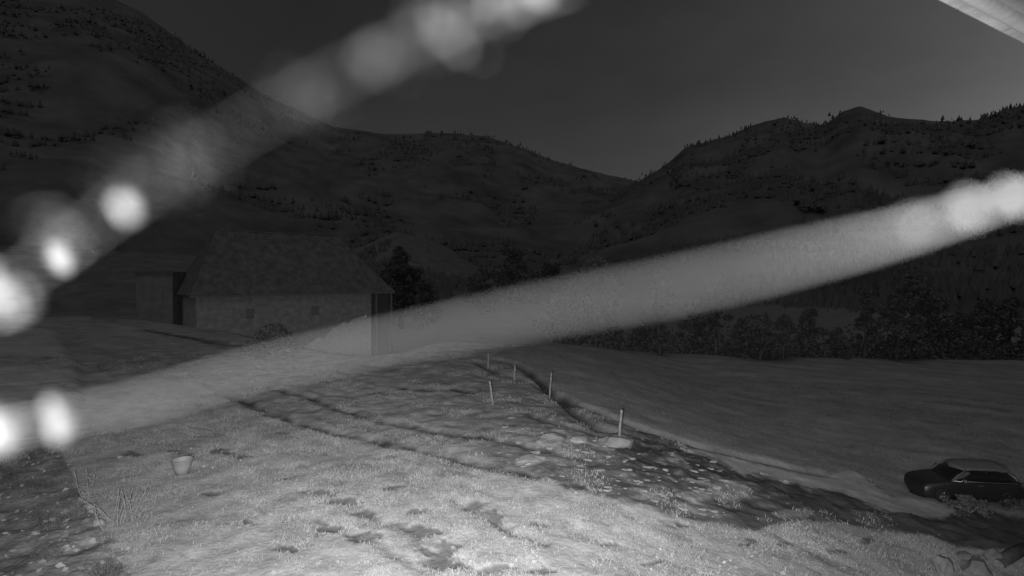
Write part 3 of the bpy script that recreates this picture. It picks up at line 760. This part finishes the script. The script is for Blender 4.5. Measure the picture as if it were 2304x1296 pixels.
# ------------------------------------------------------------------ parked car
pa = put(2080, 1126); pb = put(2356, 1150)
dirv = Vector((pb.x - pa.x, pb.y - pa.y)); 
L = 4.0
car = empty('parked_car', pa + Vector((0, 0, 0.0)), math.atan2(dirv.y, dirv.x))
car.scale = (0.86, 0.86, 0.86)
tag(car, 'dark parked car with pale roof beyond the bank at the right edge', 'car')
# local frame: x runs from nose (0) to tail (L), y away from the camera, z up
W = 1.62
def loft(secs, name, mat, parent, smooth=True, sub=1):
    bm = bmesh.new(); rows = []
    for x, pts in secs:
        rows.append([bm.verts.new((x, y, z)) for y, z in pts])
    n = len(secs[0][1])
    for a, b in zip(rows[:-1], rows[1:]):
        for k in range(n): bm.faces.new((a[k], a[(k + 1) % n], b[(k + 1) % n], b[k]))
    bm.faces.new(rows[0]); bm.faces.new(rows[-1][::-1])
    bmesh.ops.recalc_face_normals(bm, faces=bm.faces)
    if sub: bmesh.ops.subdivide_edges(bm, edges=bm.edges, cuts=sub, use_grid_fill=True, smooth=0.6)
    return link(name, bm_mesh(name, bm, smooth), M[mat], parent)
def body_sec(w, z0, z1):
    h = w / 2
    return [(W/2 - h, z0), (W/2 - h - 0.02, (z0 + z1) / 2), (W/2 - h + 0.05, z1 - 0.03), (W/2 - h + 0.2, z1), (W/2 + h - 0.2, z1), (W/2 + h - 0.05, z1 - 0.03), (W/2 + h + 0.02, (z0 + z1) / 2), (W/2 + h, z0)]
loft([(0.0, body_sec(1.3, 0.3, 0.62)), (0.12, body_sec(1.5, 0.2, 0.72)), (0.6, body_sec(1.6, 0.2, 0.84)), (1.15, body_sec(W, 0.2, 0.93)), (2.4, body_sec(W, 0.2, 0.96)), (3.5, body_sec(W, 0.2, 0.97)), (3.9, body_sec(1.5, 0.25, 0.93)), (L, body_sec(1.4, 0.35, 0.8))], 'body', 'paint_dark', car)
def cab(w, z0, z1, t=0.1):
    h = w / 2
    return [(W/2 - h, z0), (W/2 - h + t, z1 - 0.05), (W/2 - h + t + 0.1, z1), (W/2 + h - t - 0.1, z1), (W/2 + h - t, z1 - 0.05), (W/2 + h, z0)]
loft([(1.08, cab(1.40, 0.90, 0.94)), (1.75, cab(1.5, 0.92, 1.40, 0.16)), (2.5, cab(1.52, 0.93, 1.44, 0.17)), (3.3, cab(1.5, 0.94, 1.40, 0.16)), (3.85, cab(1.36, 0.93, 0.98))], 'windows', 'glass', car)
loft([(1.70, [(W/2 - .60, 1.38), (W/2 - .54, 1.43), (W/2 + .54, 1.43), (W/2 + .60, 1.38)]), (2.0, [(W/2 - .62, 1.42), (W/2 - .56, 1.475), (W/2 + .56, 1.475), (W/2 + .62, 1.42)]), (2.9, [(W/2 - .62, 1.43), (W/2 - .56, 1.48), (W/2 + .56, 1.48), (W/2 + .62, 1.43)]), (3.4, [(W/2 - .58, 1.37), (W/2 - .52, 1.42), (W/2 + .52, 1.42), (W/2 + .58, 1.37)])], 'roof', 'car_pale', car)
for s in (-1, 1):
    y0, y1 = W/2 + s * 0.755, W/2 + s * 0.615
    bm = bmesh.new(); add_tube(bm, [(1.12, W/2 + s * 0.71, 0.93), (1.45, W/2 + s * .665, 1.2), (1.74, y1, 1.41)], [0.035, 0.032, 0.03], 6); link('windscreen_pillar', bm_mesh('windscreen_pillar', bm, True), M['car_pale'], car)
    bm = bmesh.new(); add_tube(bm, [(2.5, y0, 0.95), (2.5, y1, 1.42)], [0.035, 0.03], 6); link('door_pillar', bm_mesh('door_pillar', bm, True), M['paint_dark'], car)
    bm = bmesh.new(); add_tube(bm, [(1.1, y0 + s * 0.03, 0.945), (2.4, y0 + s * 0.05, 0.965), (3.6, y0 + s * 0.04, 0.975)], [0.018] * 3, 6); link('waist_trim', bm_mesh('waist_trim', bm, True), M['metal'], car)
    bm = bmesh.new(); add_box(bm, (1.5, W/2 + s * 0.93, 1.02), (0.12, 0.2, 0.14), bevel=0.03); link('wing_mirror', bm_mesh('wing_mirror', bm, True), M['car_pale'], car)
    bm = bmesh.new(); bmesh.ops.create_uvsphere(bm, u_segments=14, v_segments=10, radius=0.12)
    bmesh.ops.transform(bm, matrix=Matrix.Translation((0.1, W/2 + s * 0.55, 0.6)) @ Matrix.Diagonal((0.6, 1.2, 0.8, 1)), verts=bm.verts); link('headlight', bm_mesh('headlight', bm, True), M['lens'], car)
    bm = bmesh.new(); add_box(bm, (2.2, W/2 + s * 0.835, 0.82), (0.2, 0.03, 0.04), bevel=0.01); link('door_handle', bm_mesh('door_handle', bm), M['metal'], car)
tyre = bmesh.new(); sg = 24
prf = [(0.19, -0.08), (0.28, -0.09), (0.30, -0.05), (0.30, 0.05), (0.28, 0.09), (0.19, 0.08)]
rg = [[tyre.verts.new((r * math.cos(2 * math.pi * k / sg), y, r * math.sin(2 * math.pi * k / sg))) for k in range(sg)] for r, y in prf]
for a, b in zip(rg[:-1] + [rg[-1]], rg[1:] + [rg[0]]):
    for k in range(sg): tyre.faces.new((a[k], a[(k + 1) % sg], b[(k + 1) % sg], b[k]))
bmesh.ops.recalc_face_normals(tyre, faces=tyre.faces)
tym = bm_mesh('wheel', tyre, True); tym.materials.append(M['rubber'])
rim = bmesh.new(); add_tube(rim, [(0, -0.06, 0), (0, 0.06, 0)], [0.185, 0.185], 20)
for k in range(5):
    a = k * 2 * math.pi / 5
    add_box(rim, (0.1 * math.cos(a), -0.07, 0.1 * math.sin(a)), (0.16, 0.03, 0.04), Matrix.Rotation(-a, 3, 'Y'))
rmm = bm_mesh('rim', rim); rmm.materials.append(M['metal'])
for x in (0.72, 3.2):
    for y in (0.02, W - 0.02):
        w_ = link('wheel', tym, parent=car); w_.location = (x, y, 0.29)
        link('rim', rmm, parent=w_)

# ------------------------------------------------------------------ eave over the camera (upper right corner)
hz = 0.52
def eave_pt(px, py):
    d = pix_dir(px, py); t = hz / d[2]; return Vector((d[0] * t, d[1] * t, CAM_H + hz))
e0, e1 = eave_pt(2172, 2), eave_pt(2304, 72)
dv = (e1 - e0).normalized(); nv = Vector((dv.y, -dv.x, 0))       # nv points back to the house
eave = empty('roof_eave', e0, math.atan2(dv.y, dv.x)); tag(eave, 'pale painted eave of the house in the upper right corner', 'eave')
bm = bmesh.new(); add_box(bm, (0, 0, 0), (3.2, 0.098, 0.02), bevel=0.004); sm_ = bm_mesh('soffit_board', bm); sm_.materials.append(M['soffit'])
for i in range(9):
    o = link('soffit_board', sm_, parent=eave); o.location = (1.0, -0.075 - i * 0.1, 0.012)
bm = bmesh.new(); add_tube(bm, [(-0.6, -0.015, 0.02), (0.0, -0.008, 0.016), (1.0, -0.006, 0.016), (2.6, -0.015, 0.02)], [0.02] * 4, 12); link('drip_edge', bm_mesh('drip_edge', bm, True), M['soffit'], eave)
bm = bmesh.new(); add_box(bm, (1.0, -0.45, 0.06), (3.4, 1.0, 0.06)); link('roof_deck', bm_mesh('roof_deck', bm), M['dwood'], eave)

# ------------------------------------------------------------------ cobweb strands hanging a few centimetres from the lens
AP = 4.0e-3
def near_pt(px, py, blur):
    z = HFX * AP / blur                               # depth at which the iris spreads a point over `blur` pixels
    d = pix_dir(px, py); f = np.array([0, cp, -sp]); d = d / (d @ f) * z
    return Vector((d[0], d[1], CAM_H + d[2]))
def strand(name, ctrl, rad, beads, label, loose=1.0):
    c = np.array(ctrl, float); t = np.arange(len(c)); tt = np.linspace(0, len(c) - 1, 60)
    P = [near_pt(np.interp(k, t, c[:, 0]), np.interp(k, t, c[:, 1]), np.interp(k, t, c[:, 2])) for k in tt]
    rs = [rad * np.interp(k, t, c[:, 3]) for k in tt]
    e = empty(name, P[30]); off = -P[30]
    bm = bmesh.new(); add_tube(bm, [p + off for p in P], rs, 8); link('thread', bm_mesh('thread', bm, True), M['silk'], e)
    rb = random.Random(len(beads))
    for px, py, r, bl, el in beads:                   # each glow is a little cluster of dust grains and droplets at slightly different depths
        n = (22 if loose > 1 else 8) if bl > 80 else 2
        for k in range(n):
            b = bl * rb.uniform(0.78, 1.0 + 0.45 * loose) if n > 2 else bl * (1 + 0.2 * k)
            q = rb.uniform(-1, 1) * 20 * el * loose
            p = near_pt(px + (rb.gauss(0, 15 + 8 * loose) + 0.45 * q if n > 2 else 0), py + (rb.gauss(0, 9) * loose + q if n > 2 else 0), b) + off
            rad_ = r * (rb.uniform(0.75, 1.25) / math.sqrt(n) if n > 2 else 1 - 0.3 * k) * AP / b     # looks -> metres at its distance
            bm = bmesh.new(); bmesh.ops.create_icosphere(bm, subdivisions=2, radius=rad_)
            for v in bm.verts: v.co *= 1 + 0.5 * mnoise.noise(v.co / rad_ * 1.1 + Vector((px + k, py, 0)) * 0.37)
            bmesh.ops.transform(bm, matrix=Matrix.Translation(p) @ Matrix.Rotation(R(-24), 4, 'Y') @ Matrix.Diagonal((1, 1, el, 1)), verts=bm.verts)
            link('bead', bm_mesh('bead', bm, True), M['dew'], e)
    return tag(e, label, 'cobweb')
strand('cobweb_strand', [(-120,1000,112,.45),(0,968,112,.7),(300,908,114,.8),(560,835,118,.92),(900,760,124,1.05),(1200,702,138,1.2),(1500,648,150,1.1),(1700,604,150,1.0),(1900,555,138,1.15),(2000,530,128,1.35),(2250,456,106,1.4),(2420,410,100,1.4)], 0.0002,
       [(-2,967,51,68,1.0),(124,945,28,62,1.8),(2050,503,25,112,1.7),(2180,473,24,108,1.6),(2296,444,24,104,1.6)], 'broad blurred cobweb strand crossing the whole view from lower left to right', 0.15)
strand('cobweb_strand', [(-160,800,140,.4),(0,655,140,.4),(130,565,140,.36),(280,455,150,.28),(410,365,155,.22),(550,285,155,.20),(690,210,155,.22),(840,130,150,.28),(1000,60,145,.42),(1130,8,140,.6),(1280,-30,120,.9)], 0.0002,
       [(2,662,34,85,1.6),(136,578,20,48,2.0),(122,530,14,90,1.4),(286,468,19,80,1.4),(266,410,8,105,1.2),(425,352,11,125,1.5),(388,376,6,130,1.2),(690,216,10,105,1.2),(735,185,4,115,1.2),(846,132,15,98,1.1),(1002,62,20,90,1.2),(945,95,6,110,1.3),(1132,-8,26,92,1.1),(1215,-16,22,80,1.2)], 'beaded blurred cobweb strand rising from left edge to the top', 1.5)
